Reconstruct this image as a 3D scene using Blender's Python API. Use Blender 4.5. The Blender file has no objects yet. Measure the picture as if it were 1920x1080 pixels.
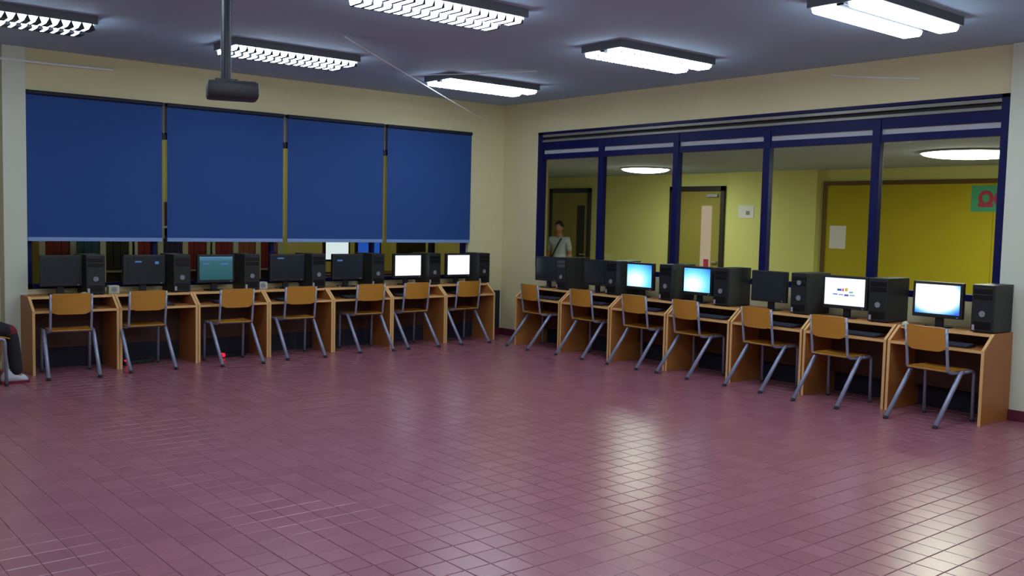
import bpy, bmesh, math, random
from mathutils import Vector, Matrix, Euler
random.seed(7)
C = bpy.context.scene.collection
S = bpy.context.scene
PI = math.pi

# ------------------------------------------------------------------ camera
YAW, PITCH, ROLL, FPX, EYE = 0.69591, -0.06996, 0.02322, 1793.17, 1.6
F = Vector((math.sin(YAW)*math.cos(PITCH), math.cos(YAW)*math.cos(PITCH), math.sin(PITCH)))
R0 = Vector((math.cos(YAW), -math.sin(YAW), 0)); U0 = R0.cross(F)
RT = math.cos(ROLL)*R0 + math.sin(ROLL)*U0
UP = -math.sin(ROLL)*R0 + math.cos(ROLL)*U0
cam = bpy.data.cameras.new('camera'); cam_o = bpy.data.objects.new('camera', cam); C.objects.link(cam_o)
cam.sensor_width = 36.0; cam.lens = FPX/1920*36.0; cam.clip_end = 100
M = Matrix((RT, UP, -F)).transposed().to_4x4(); M.translation = Vector((0, 0, EYE))
cam_o.matrix_world = M
S.camera = cam_o

# ------------------------------------------------------------------ world, exposure
w = bpy.data.worlds.new('world'); S.world = w; w.use_nodes = True
w.node_tree.nodes['Background'].inputs[0].default_value = (0.5, 0.6, 0.8, 1)
w.node_tree.nodes['Background'].inputs[1].default_value = 0.15
S.view_settings.view_transform = 'Standard'
S.view_settings.look = 'None'
S.view_settings.exposure = 0.0
S.view_settings.gamma = 1.0
S.view_settings.use_curve_mapping = False
LAMP = 21.0          # radiance of the ceiling lamps
CORR = 30.0          # radiance of the corridor domes

# ------------------------------------------------------------------ materials
def lin(c):
    return tuple(((x/255)/12.92 if x/255 <= .04045 else ((x/255+.055)/1.055)**2.4) for x in c) + (1,)
def mat(name, rgb, rough=.6, metal=0, var=0.0, scale=8, bump=0.0, spec=.5, stretch=None, emit=0, coat=0):
    m = bpy.data.materials.new(name); m.use_nodes = True
    nt = m.node_tree; b = nt.nodes['Principled BSDF']
    col = lin(rgb)
    b.inputs['Base Color'].default_value = col
    b.inputs['Roughness'].default_value = rough; b.inputs['Metallic'].default_value = metal
    b.inputs['Specular IOR Level'].default_value = spec
    b.inputs['Coat Weight'].default_value = coat
    if emit:
        b.inputs['Emission Color'].default_value = col; b.inputs['Emission Strength'].default_value = emit
    tc = nt.nodes.new('ShaderNodeTexCoord'); mp = nt.nodes.new('ShaderNodeMapping')
    nt.links.new(tc.outputs['Object'], mp.inputs[0])
    if stretch: mp.inputs['Scale'].default_value = stretch
    nz = nt.nodes.new('ShaderNodeTexNoise'); nz.inputs['Scale'].default_value = scale; nz.inputs['Detail'].default_value = 5
    nt.links.new(mp.outputs[0], nz.inputs['Vector'])
    if var:
        mx = nt.nodes.new('ShaderNodeMix'); mx.data_type = 'RGBA'
        mx.inputs[6].default_value = tuple(x*(1-var) for x in col[:3])+(1,)
        mx.inputs[7].default_value = tuple(min(1, x*(1+var)) for x in col[:3])+(1,)
        nt.links.new(nz.outputs[0], mx.inputs[0]); nt.links.new(mx.outputs[2], b.inputs['Base Color'])
    if bump:
        bp = nt.nodes.new('ShaderNodeBump'); bp.inputs['Strength'].default_value = bump; bp.inputs['Distance'].default_value = .01
        nt.links.new(nz.outputs[0], bp.inputs['Height']); nt.links.new(bp.outputs[0], b.inputs['Normal'])
    return m
def emis(name, rgb, strength):
    m = bpy.data.materials.new(name); m.use_nodes = True; nt = m.node_tree
    nt.nodes.remove(nt.nodes['Principled BSDF'])
    e = nt.nodes.new('ShaderNodeEmission'); e.inputs[0].default_value = lin(rgb); e.inputs[1].default_value = strength
    nt.links.new(e.outputs[0], nt.nodes['Material Output'].inputs[0])
    return m

W_WALL = mat('cream wall paint', (216, 204, 160), .75, var=.04, scale=3, bump=.05)
W_PIER = mat('pale wall paint', (208, 210, 192), .75, var=.03, scale=3, bump=.05)
W_YEL = mat('yellow wall paint', (205, 196, 110), .7, var=.05, scale=2, bump=.05)
W_OLI = mat('yellow corridor paint', (216, 218, 136), .7, var=.05, scale=1.5)
W_CEIL = mat('ceiling paint', (166, 192, 216), .85, var=.04, scale=2, bump=.05)
W_BASE = mat('maroon skirting paint', (96, 28, 50), .45, var=.1)
W_GROUT = mat('floor grout', (160, 114, 124), .8, var=.1, scale=20)
NAVY = mat('navy painted aluminium', (9, 13, 72), .5, var=.05, spec=.2)
GREYM = mat('grey track metal', (132, 128, 122), .45, metal=.3, var=.05)
DARKM = mat('dark slot', (34, 32, 26), .8, var=.1)
PALEP = mat('pale transom panel', (172, 170, 176), .5, var=.04)
BLIND = mat('blue blind fabric', (31, 70, 134), .85, var=.06, scale=60, bump=.1, stretch=(1, 1, 6))
RAIL = mat('pale blue rail', (128, 154, 204), .5, var=.03)
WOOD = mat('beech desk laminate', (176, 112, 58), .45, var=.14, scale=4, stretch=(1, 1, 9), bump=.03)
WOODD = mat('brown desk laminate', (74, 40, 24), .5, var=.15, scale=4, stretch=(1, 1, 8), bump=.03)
EDGE = mat('light beech edging', (222, 172, 112), .4, var=.08, scale=9)
PLY = mat('honey plywood', (190, 130, 44), .38, var=.12, scale=5, stretch=(1, 8, 8), bump=.02, coat=.3)
STEEL = mat('grey enamelled steel tube', (146, 152, 178), .35, metal=.35, var=.05)
RUBB = mat('dark rubber', (34, 34, 38), .8, var=.1)
BLACK = mat('black plastic', (24, 26, 31), .45, var=.12, scale=30, bump=.02)
BLACK2 = mat('glossy black plastic', (16, 17, 22), .22, var=.1)
SIDEM = mat('charcoal painted steel', (40, 42, 43), .5, var=.1)
SILV = mat('silver plastic', (176, 178, 188), .35, var=.05, metal=.3)
BADGE = mat('grey badge', (130, 132, 142), .4, var=.1)
BEIGE = mat('beige plastic', (186, 184, 160), .5, var=.08)
WHITEP = mat('white paper', (225, 226, 232), .7, var=.03)
KEY = mat('dark grey keys', (58, 62, 78), .55, var=.15)
HOUS = mat('shade-grey lamp housing', (92, 98, 106), .5, var=.05)  # housing paint is white; its shade is put into this grey
DOORM = mat('olive door laminate', (150, 140, 66), .5, var=.1, scale=3, stretch=(1, 1, .2))
DFRAME = mat('dark door frame', (44, 40, 40), .5, var=.1)
BOARD = mat('mustard notice board felt', (176, 162, 22), .9, var=.08, scale=3, bump=.05)
BFRAME = mat('brown board frame', (96, 70, 26), .6, var=.1)
GREENP = mat('green card', (66, 160, 122), .7, var=.1, scale=5)
REDP = mat('red print', (170, 50, 84), .7, var=.08)
SKIN = mat('skin', (176, 124, 98), .5, var=.06)
HAIR = mat('dark hair', (34, 26, 24), .6, var=.2, scale=40, bump=.2)
SHIRT = mat('pale blue shirt cloth', (176, 190, 204), .8, var=.06, bump=.1)
TROU = mat('dark trousers', (28, 24, 34), .85, var=.1, bump=.1)
MAROON = mat('maroon cloth', (110, 20, 40), .8, var=.1, bump=.1)
SHOEW = mat('white trainer leather', (186, 188, 200), .5, var=.05)
TEAL = mat('teal card', (24, 84, 96), .7, var=.15)
BOOKR = mat('red cloth binding', (120, 22, 24), .7, var=.2)
BOOKN = mat('navy binding', (22, 26, 74), .7, var=.2)
BOOKD = mat('dark green binding', (28, 36, 26), .7, var=.2)
BOOKO = mat('orange brown binding', (140, 78, 44), .7, var=.2)
UPR = mat('cream shelf laminate', (196, 200, 176), .5, var=.05)
WIRE = mat('pale wire sleeve', (236, 236, 240), .6, var=.05)

def glass_mat():
    m = bpy.data.materials.new('window glass'); m.use_nodes = True; nt = m.node_tree
    nt.nodes.remove(nt.nodes['Principled BSDF'])
    t = nt.nodes.new('ShaderNodeBsdfTransparent'); t.inputs[0].default_value = (.90, .95, .90, 1)
    g = nt.nodes.new('ShaderNodeBsdfGlossy'); g.inputs['Roughness'].default_value = .02
    fr = nt.nodes.new('ShaderNodeFresnel'); fr.inputs[0].default_value = 1.16
    mx = nt.nodes.new('ShaderNodeMixShader')
    nt.links.new(fr.outputs[0], mx.inputs[0]); nt.links.new(t.outputs[0], mx.inputs[1]); nt.links.new(g.outputs[0], mx.inputs[2])
    nt.links.new(mx.outputs[0], nt.nodes['Material Output'].inputs[0])
    return m
GLASS = glass_mat()
SPINE = mat('dark lamp louvre', (34, 44, 58), .45, var=.05)
GLOW = emis('fluorescent diffuser', (222, 240, 255), LAMP)
DOME = emis('opal dome', (255, 252, 236), CORR)
SLITLIT = emis('lit room behind door glass', (196, 172, 150), .8)
SLITDK = mat('dark door glass', (30, 28, 44), .2)
NEON = emis('red neon switch', (255, 30, 60), 1.6)

def tile_mat(name, single):
    m = bpy.data.materials.new(name); m.use_nodes = True; nt = m.node_tree; b = nt.nodes['Principled BSDF']
    if single:
        oi = nt.nodes.new('ShaderNodeObjectInfo'); rnd = oi.outputs['Random']
    else:
        g = nt.nodes.new('ShaderNodeNewGeometry'); rnd = g.outputs['Random Per Island']
    cr = nt.nodes.new('ShaderNodeValToRGB')
    cr.color_ramp.elements[0].color = lin((148, 90, 102)); cr.color_ramp.elements[1].color = lin((157, 98, 110))
    nt.links.new(rnd, cr.inputs[0])
    tc = nt.nodes.new('ShaderNodeTexCoord')
    nz = nt.nodes.new('ShaderNodeTexNoise'); nz.inputs['Scale'].default_value = 14; nz.inputs['Detail'].default_value = 4
    nt.links.new(tc.outputs['Object'], nz.inputs['Vector'])
    mx = nt.nodes.new('ShaderNodeMix'); mx.data_type = 'RGBA'; mx.blend_type = 'MULTIPLY'; mx.inputs[0].default_value = .15
    nt.links.new(cr.outputs[0], mx.inputs[6]); nt.links.new(nz.outputs[0], mx.inputs[7])
    nt.links.new(mx.outputs[2], b.inputs['Base Color'])
    b.inputs['Roughness'].default_value = .27
    b.inputs['Specular IOR Level'].default_value = .55
    bp = nt.nodes.new('ShaderNodeBump'); bp.inputs['Strength'].default_value = .08; bp.inputs['Distance'].default_value = .002
    nt.links.new(nz.outputs[0], bp.inputs['Height']); nt.links.new(bp.outputs[0], b.inputs['Normal'])
    return m
TILE1 = tile_mat('glazed red floor tile', True); TILEN = tile_mat('glazed red floor tiles far', False)

# ------------------------------------------------------------------ mesh helpers
def box(bm, x0, x1, y0, y1, z0, z1, bev=0):
    x0, x1 = min(x0, x1), max(x0, x1); y0, y1 = min(y0, y1), max(y0, y1); z0, z1 = min(z0, z1), max(z0, z1)
    t = bmesh.new(); bmesh.ops.create_cube(t, size=1)
    for v in t.verts:
        v.co = Vector(((x0+x1)/2+v.co.x*(x1-x0), (y0+y1)/2+v.co.y*(y1-y0), (z0+z1)/2+v.co.z*(z1-z0)))
    if bev: bmesh.ops.bevel(t, geom=t.edges[:], offset=bev, segments=2, affect='EDGES', profile=.6)
    merge(bm, t)
def merge(bm, t):
    me = bpy.data.meshes.new('tmp'); t.to_mesh(me); t.free(); bm.from_mesh(me); bpy.data.meshes.remove(me)
def tube(bm, pts, r, seg=10, ry=None):
    """sweep a round (or oval) section along points"""
    pts = [Vector(p) for p in pts]; rings = []
    n = len(pts)
    prev = None
    for i, p in enumerate(pts):
        d = (pts[min(i+1, n-1)] - pts[max(i-1, 0)]).normalized()
        a = Vector((1, 0, 0)) if abs(d.x) < .9 else Vector((0, 1, 0))
        if prev is not None: a = prev
        e1 = (a - d*a.dot(d)).normalized(); e2 = d.cross(e1); prev = e1
        rr = r[i] if isinstance(r, (list, tuple)) else r
        r2 = rr if ry is None else ry
        rings.append([bm.verts.new(p + e1*math.cos(2*PI*k/seg)*rr + e2*math.sin(2*PI*k/seg)*r2) for k in range(seg)])
    for i in range(n-1):
        for k in range(seg):
            bm.faces.new((rings[i][k], rings[i][(k+1) % seg], rings[i+1][(k+1) % seg], rings[i+1][k]))
    bm.faces.new(rings[0][::-1]); bm.faces.new(rings[-1])
def arc(p0, p1, p2, n=5):
    """quadratic bend points"""
    p0, p1, p2 = Vector(p0), Vector(p1), Vector(p2)
    return [(1-t)**2*p0 + 2*t*(1-t)*p1 + t*t*p2 for t in [i/n for i in range(n+1)]]
def prism_x(bm, prof, x0, x1):
    """extrude a (y,z) outline along x"""
    a = [bm.verts.new((x0, y, z)) for y, z in prof]; b = [bm.verts.new((x1, y, z)) for y, z in prof]
    n = len(prof)
    for i in range(n): bm.faces.new((a[i], a[(i+1) % n], b[(i+1) % n], b[i]))
    bm.faces.new(a[::-1]); bm.faces.new(b)
def shell(bm, g, nx, ny, t):
    """closed sheet of thickness t from a grid dict of points"""
    P = {k: Vector(v) for k, v in g.items()}; N = {}
    for i in range(nx+1):
        for j in range(ny+1):
            a = P[min(i+1, nx), j]-P[max(i-1, 0), j]; b = P[i, min(j+1, ny)]-P[i, max(j-1, 0)]
            N[i, j] = a.cross(b).normalized()
    A = {k: bm.verts.new(P[k]+N[k]*t/2) for k in P}; B = {k: bm.verts.new(P[k]-N[k]*t/2) for k in P}
    for i in range(nx):
        for j in range(ny):
            bm.faces.new((A[i, j], A[i+1, j], A[i+1, j+1], A[i, j+1])); bm.faces.new((B[i, j], B[i, j+1], B[i+1, j+1], B[i+1, j]))
    rim = [(i, 0) for i in range(nx+1)]+[(nx, j) for j in range(1, ny+1)]+[(i, ny) for i in range(nx-1, -1, -1)]+[(0, j) for j in range(ny-1, 0, -1)]
    for k in range(len(rim)):
        a, b = rim[k], rim[(k+1) % len(rim)]; bm.faces.new((A[a], B[a], B[b], A[b]))
def disc(bm, c, r, axis='y', depth=.004, seg=20):
    c = Vector(c)
    ax = {'x': Vector((1, 0, 0)), 'y': Vector((0, 1, 0)), 'z': Vector((0, 0, 1))}[axis]
    tube(bm, [c, c+ax*depth], r, seg)
def obj(name, bm, m, parent=None, smooth=False, mats=None):
    bmesh.ops.recalc_face_normals(bm, faces=bm.faces[:])
    me = bpy.data.meshes.new(name); bm.to_mesh(me); bm.free()
    for x in (mats or [m]): me.materials.append(x)
    if smooth:
        for p in me.polygons: p.use_smooth = True
    o = bpy.data.objects.new(name, me); C.objects.link(o)
    if parent: o.parent = parent
    return o
def bobj(name, m, parent, *boxes, bev=0):
    bm = bmesh.new()
    for b in boxes: box(bm, *b, bev=bev)
    return obj(name, bm, m, parent)
def thing(name, label, cat, loc=(0, 0, 0), rz=0, group=None):
    o = bpy.data.objects.new(name, None); C.objects.link(o); o.empty_display_size = .1
    o.location = loc; o.rotation_euler = (0, 0, rz); o['label'] = label; o['category'] = cat
    if group: o['group'] = group
    return o
def tag(o, label, cat, group=None):
    o['label'] = label; o['category'] = cat
    if group: o['group'] = group
    return o
def struct(o): o['kind'] = 'structure'; return o
def sempty(name):
    o = bpy.data.objects.new(name, None); C.objects.link(o); o['kind'] = 'structure'; return o
def dup(root, loc, rz, label, group=None):
    def cp(o, par):
        c = o.copy(); C.objects.link(c)
        c.parent = par
        for ch in o.children: cp(ch, c)
        return c
    kids = list(root.children)
    r = root.copy(); C.objects.link(r)
    for ch in kids: cp(ch, r)
    r.location = loc; r.rotation_euler = (0, 0, rz); r['label'] = label
    if group: r['group'] = group
    return r
def shade_auto(o, ang=40):
    for p in o.data.polygons: p.use_smooth = True
    m = o.data
    import math as _m
    bm = bmesh.new(); bm.from_mesh(m)
    for e in bm.edges:
        if len(e.link_faces) == 2 and e.calc_face_angle(0) > _m.radians(ang): e.smooth = False
    bm.to_mesh(m); bm.free()

# ------------------------------------------------------------------ room shell
WX, WY, CZ = 8.54, 10.47, 3.2
XL, YB = -2.2, -2.0
LX0, LX1, LZ0, LZ1 = 2.40, 7.94, .80, 2.79      # window under the blinds
RY0, RY1, RZ0, RZ1 = 3.62, 9.75, .98, 2.79      # window to the corridor
fl = struct(bobj('floor', W_GROUT, None, (XL, WX+.2, YB, WY+.2, -.1, -.004)))
T = .15
def proj(P):
    d = Vector(P)-Vector((0, 0, EYE)); z = d.dot(F)
    return (960+FPX*d.dot(RT)/z, 540-FPX*d.dot(UP)/z, z) if z > .1 else (1e9, 1e9, z)
cells = []
for i in range(int((WX-XL)/T)+1):
    for j in range(int((WY+.15-YB)/T)+1):
        x, y = XL+T*i, YB+T*j
        if x+T > WX+.01 or y+T > WY+.14: continue
        u, v, z = proj((x+T/2, y+T/2, 0)); seen = -20 < u < 1940 and v < 1095 and z > 0
        cells.append(((0 if seen else 1), z, x, y))
cells.sort()
tm = None
G = .005
for n, (s, z, x, y) in enumerate(cells[:300]):
    if tm is None:
        bm = bmesh.new(); box(bm, -T/2+G/2, T/2-G/2, -T/2+G/2, T/2-G/2, -.004, 0)
        top = [e for e in bm.edges if all(abs(v.co.z) < 1e-6 for v in e.verts)]
        bmesh.ops.bevel(bm, geom=top, offset=.002, segments=1, affect='EDGES')
        o = obj('tile', bm, TILE1, fl); tm = o.data
    else:
        o = bpy.data.objects.new('tile', tm); C.objects.link(o); o.parent = fl
    o.location = (x+T/2, y+T/2, random.uniform(-.0003, .0003)); o.rotation_euler = (random.uniform(-.002, .002), random.uniform(-.002, .002), 0)
bm = bmesh.new()
for (s, z, x, y) in cells[300:]:
    h = random.uniform(-.0003, .0003); b = .002
    tv = [bm.verts.new((x+a, y+c, h)) for a, c in ((G/2+b, G/2+b), (T-G/2-b, G/2+b), (T-G/2-b, T-G/2-b), (G/2+b, T-G/2-b))]
    bv = [bm.verts.new((x+a, y+c, -.004)) for a, c in ((G/2, G/2), (T-G/2, G/2), (T-G/2, T-G/2), (G/2, T-G/2))]
    bm.faces.new(tv)
    for k in range(4): bm.faces.new((bv[k], bv[(k+1) % 4], tv[(k+1) % 4], tv[k]))
o = obj('tile_field', bm, TILEN, fl); o['kind'] = 'stuff'

struct(bobj('ceiling', W_CEIL, None, (XL-.2, WX+.2, YB-.2, WY+.3, CZ, CZ+.15)))
# wall under the blinds: piers, beam, apron
struct(bobj('wall_left', W_WALL, None, (2.30, WX+.2, WY, WY+.2, LZ1, CZ), (2.30, WX+.2, WY, WY+.2, -.1, LZ0), (LX1, WX+.2, WY, WY+.2, LZ0, LZ1),
                (XL-.2, 2.30, WY+.14, WY+.3, -.1, CZ)))
struct(bobj('trim_1', W_PIER, None, (2.19, LX0, WY-.04, WY+.2, 0, CZ-.002)))                     # pale pier left of the blinds
struct(bobj('wall_right', W_WALL, None, (WX, WX+.2, RY0, WY, RZ1, CZ), (WX, WX+.2, RY0, WY, -.1, RZ0), (WX, WX+.2, RY1, WY, RZ0, RZ1)))
struct(bobj('trim_2', W_PIER, None, (WX-.05, WX+.2, YB, RY0, 0, CZ-.002)))                    # broad pale pier right of the glazing
struct(bobj('wall_back', W_WALL, None, (XL-.2, WX+.2, YB-.2, YB, -.1, CZ)))
struct(bobj('wall_side', W_WALL, None, (XL-.2, XL, YB, WY+.3, -.1, CZ)))
struct(bobj('baseboard_left', W_BASE, None, (8.2, WX, WY-.045, WY-.0305, 0, .09)))
struct(bobj('baseboard_right', W_BASE, None, (WX-.045, WX-.0, RY1, WY-.046, 0, .09)))
struct(bobj('baseboard_pier', W_BASE, None, (WX-.068, WX-.05, YB, RY0+.0, 0, .09)))
struct(bobj('baseboard_side', W_BASE, None, (XL, XL+.018, YB, WY+.1, 0, .09)))

DESK_SHADE = mat('dark blue under-desk shade', (24, 24, 44), .7, var=.1)  # dark strips behind the desks; under-desk shade put into their colour
struct(bobj('shade_strip_left', DESK_SHADE, None, (2.42, WX-.04, WY-.03, WY-.0005, .0, .62)))
struct(bobj('shade_strip_right', DESK_SHADE, None, (WX-.03, WX-.0005, RY0+.01, RY1, .0, .62)))
# ------------------------------------------------------------------ corridor window
win = sempty('window_2')
my = [8.56, 7.34, 6.10, 4.86]
fx0, fx1 = WX+.015, WX+.075
bobj('frame', NAVY, win, (fx0-.01, fx1, RY1-.10, RY1, RZ0, RZ1), (fx0-.01, fx1, RY0, RY0+.09, RZ0, RZ1), (fx0-.01, fx1, RY0, RY1, RZ0, RZ0+.06), (fx0-.01, fx1, RY0, RY1, RZ1-.03, RZ1))
for y in my: bobj('mullion', NAVY, win, (fx0-.012, fx1+.005, y-.042, y+.042, RZ0+.06, 2.655), bev=.006)
bobj('transom', NAVY, win, (fx0-.004, fx1, RY0+.09, RY1-.10, 2.43, 2.50))
bobj('transom', NAVY, win, (fx0-.004, fx1, RY0+.09, RY1-.10, 2.555, 2.655))
bobj('track', GREYM, win, (fx0-.02, fx1, RY0+.09, RY1-.10, 2.72, 2.753), bev=.004)
bobj('track', GREYM, win, (fx0-.02, fx1, RY0+.09, RY1-.10, 2.655, 2.685), bev=.004)
bobj('track_slot', DARKM, win, (fx0+.02, fx1, RY0+.09, RY1-.10, 2.685, 2.76))
ys = [RY1-.10]+my+[RY0+.09]
for a, b in zip(ys[:-1], ys[1:]):
    a2 = a-(.042 if a in my else 0); b2 = b+(.042 if b in my else 0)
    bobj('transom_panel', PALEP, win, (fx0+.02, fx0+.035, b2, a2, 2.50, 2.555))
    bobj('pane', GLASS, win, (fx0+.03, fx0+.034, b2, a2, RZ0+.06, 2.43))
# ------------------------------------------------------------------ window behind the blinds
win = sempty('window_1')
fy0, fy1 = WY+.05, WY+.11
bobj('frame', NAVY, win, (LX0, LX0+.06, fy0, fy1, LZ0, LZ1), (LX1-.06, LX1, fy0, fy1, LZ0, LZ1), (LX0, LX1, fy0, fy1, LZ0, LZ0+.05), (LX0, LX1, fy0, fy1, LZ1-.03, LZ1))
bobj('transom', NAVY, win, (LX0+.06, LX1-.06, fy0, fy1, 2.40, 2.47))
bobj('transom_panel', PALEP, win, (LX0+.06, LX1-.06, fy0+.02, fy0+.03, 2.47, 2.76))
lm = [3.76, 5.14, 6.52, 7.62]
for x in lm[:3]: bobj('mullion', NAVY, win, (x-.09, x-.045, fy0-.006, fy1, LZ0+.05, 2.40))
xs = [LX0+.06]+[x-.067 for x in lm[:3]]+[LX1-.06]
for a, b in zip(xs[:-1], xs[1:]): bobj('pane', GLASS, win, (a+.02, b-.02, fy0+.03, fy0+.034, LZ0+.05, 2.40))

# blinds
bl = [(2.405, 3.745), (3.80, 5.165), (5.225, 6.545), (6.605, 7.945)]
bn = ['leftmost blue roller blind, hanging beside the pale pier', 'second blue roller blind from the left, behind the projector',
      'third blue roller blind from the left', 'rightmost blue roller blind, nearest the room corner']
for k, ((a, b), lb) in enumerate(zip(bl, bn)):
    t = thing('roller_blind', lb, 'blind', ((a+b)/2, WY-.03, 2.79), 0, 'blue roller blinds over the window')
    h = (b-a)/2
    bm = bmesh.new(); box(bm, -h, h, -.001, .001, -1.47, -.03)
    obj('fabric', bm, BLIND, t)
    bm = bmesh.new(); tube(bm, [(-h, .0, -.026), (h, 0, -.026)], .024, 14); obj('roller', bm, mat('navy roller', (14, 20, 44), .6), t)
    bobj('bottom_rail', RAIL, t, (-h, h, -.010, .008, -1.502, -1.462), bev=.004)
for k, x in enumerate((3.772, 5.195, 6.575)):
    t = thing('blind_chain', 'thin bead chain with dark bracket in the %s gap between blinds' % ('first', 'second', 'third')[k], 'chain', (x, WY-.012, 2.42), 0, 'chains in the gaps between blinds')
    bobj('bracket', RUBB, t, (-.02, .02, -.008, .01, -.03, .03), bev=.004)
    bm = bmesh.new(); tube(bm, [(0, 0, .36), (0, 0, -1.1)], .0025, 6); obj('chain', bm, BEIGE, t)

# ------------------------------------------------------------------ corridor beyond the glazing
CX, CCZ = 12.5, 2.45
struct(bobj('wall_corridor', W_OLI, None, (CX, CX+.15, 0, 14.2, -.1, CCZ+.1), (WX+.2, CX+.15, 14.2, 14.35, -.1, CCZ+.1), (WX+.2, CX+.15, -.15, 0, -.1, CCZ+.1)))
struct(bobj('trim_3', W_OLI, None, (CX-.10, CX, 7.95, 9.55, 0, CCZ)))
struct(bobj('ceiling_corridor', W_CEIL, None, (WX+.2, CX+.15, -.15, 14.35, CCZ, CCZ+.1)))
struct(bobj('floor_corridor', mat('corridor floor', (150, 110, 100), .4, var=.1), None, (WX+.2, CX+.15, -.15, 14.35, -.1, 0)))
struct(bobj('trim_4', W_WALL, None, (WX+.12, WX+.2, WY+.3, 14.2, 0, CCZ)))
def door(name, y0, y1, sl0, sl1, slit, closer):
    d = sempty(name)
    bobj('door_frame', DFRAME, d, (CX-.05, CX-.001, y0, y0+.07, 0, 2.24), (CX-.05, CX-.001, y1-.07, y1, 0, 2.24), (CX-.05, CX-.001, y0, y1, 2.16, 2.24))
    bobj('door_leaf', DOORM, d, (CX-.035, CX-.001, y0+.075, y1-.075, .01, 2.155), bev=.003)
    bobj('door_window', slit, d, (CX-.042, CX-.036, sl0, sl1, .93, 1.92))
    bobj('door_handle', SILV, d, (CX-.08, CX-.066, y0+.1, y0+.22, 1.0, 1.02), (CX-.068, CX-.036, y0+.1, y0+.125, 1.0, 1.02), bev=.003)
    if closer: bobj('door_closer', SILV, d, (CX-.075, CX-.036, y0+.12, y0+.34, 2.06, 2.11), bev=.006)
door('door_1', 12.72, 13.84, 12.86, 13.06, SLITDK, False)
door('door_2', 9.66, 10.80, 9.90, 10.11, SLITLIT, True)
t = bobj('door_notice', REDP, None, (CX-.049, CX-.043, 9.93, 10.03, .93, 1.05)); tag(t, 'small red notice low on the lit slit of the corridor door', 'notice')
t = thing('notice_board', 'large mustard yellow notice board with brown frame across the corridor', 'board', (CX, 6.0, 0))
bobj('board_panel', BOARD, t, (-.03, -.002, -.55, 1.82, .7, 2.22)); bobj('board_panel', BOARD, t, (-.03, -.002, -2.93, -.555, .7, 2.22))
bobj('board_frame', BFRAME, t, (-.045, -.002, 1.82, 1.88, .65, 2.28), (-.045, -.002, -3.0, -2.93, .65, 2.28), (-.045, -.002, -2.93, 1.82, 2.22, 2.28), (-.045, -.002, -2.93, 1.82, .65, .7))
tag(bobj('paper_notice', WHITEP, None, (CX-.034, CX-.031, 7.49, 7.75, 1.31, 1.64)), 'blank white sheet pinned at the left end of the yellow notice board', 'paper')
t = thing('wall_sign', 'white notice with a grey print on the wall right of the corridor door', 'sign', (CX-.10, 9.18, 1.83))
bobj('sheet', WHITEP, t, (-.006, -.001, -.145, .145, -.10, .10)); bobj('print', BADGE, t, (-.008, -.006, -.07, .0, -.05, .01))
t = thing('green_sign', 'green card with red Greek capital letters on the yellow board', 'sign', (CX-.034, 5.33, 2.02))
bobj('card', GREENP, t, (-.004, 0, -.42, .40, -.16, .17))
def text_mesh(s, size, m, parent, name, loc, rot, ext=.002):
    cu = bpy.data.curves.new('t', 'FONT'); cu.body = s; cu.size = size; cu.extrude = ext; cu.align_x = 'LEFT'; cu.offset = .013
    o = bpy.data.objects.new('t', cu); C.objects.link(o)
    bpy.context.view_layer.update()
    me = bpy.data.meshes.new_from_object(o.evaluated_get(bpy.context.evaluated_depsgraph_get()))
    bpy.data.objects.remove(o); me.materials.clear(); me.materials.append(m)
    r = bpy.data.objects.new(name, me); C.objects.link(r); r.parent = parent; r.location = loc; r.rotation_euler = rot
    return r
text_mesh('\u03a9\u03a6', .25, REDP, t, 'lettering', (-.007, .31, -.09), (PI/2, 0, -PI/2))
for k, (x, y, r, lb) in enumerate(((10.95, 10.0, .36, 'round opal dome light on the corridor ceiling before the second door'), (10.35, 4.78, .50, 'round opal dome light on the corridor ceiling before the yellow board'))):
    t = thing('dome_light', lb, 'light', (x, y, CCZ-.004), 0, 'corridor dome lights')
    bm = bmesh.new(); tube(bm, [(0, 0, -.015), (0, 0, 0)], r+.02, 32); obj('base', bm, PALEP, t)
    bm = bmesh.new(); bmesh.ops.create_uvsphere(bm, u_segments=32, v_segments=12, radius=r)
    bmesh.ops.delete(bm, geom=[v for v in bm.verts if v.co.z > .001], context='VERTS')
    for v in bm.verts: v.co.z = v.co.z*.055/r-.015
    obj('diffuser', bm, DOME, t, smooth=True)

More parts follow.
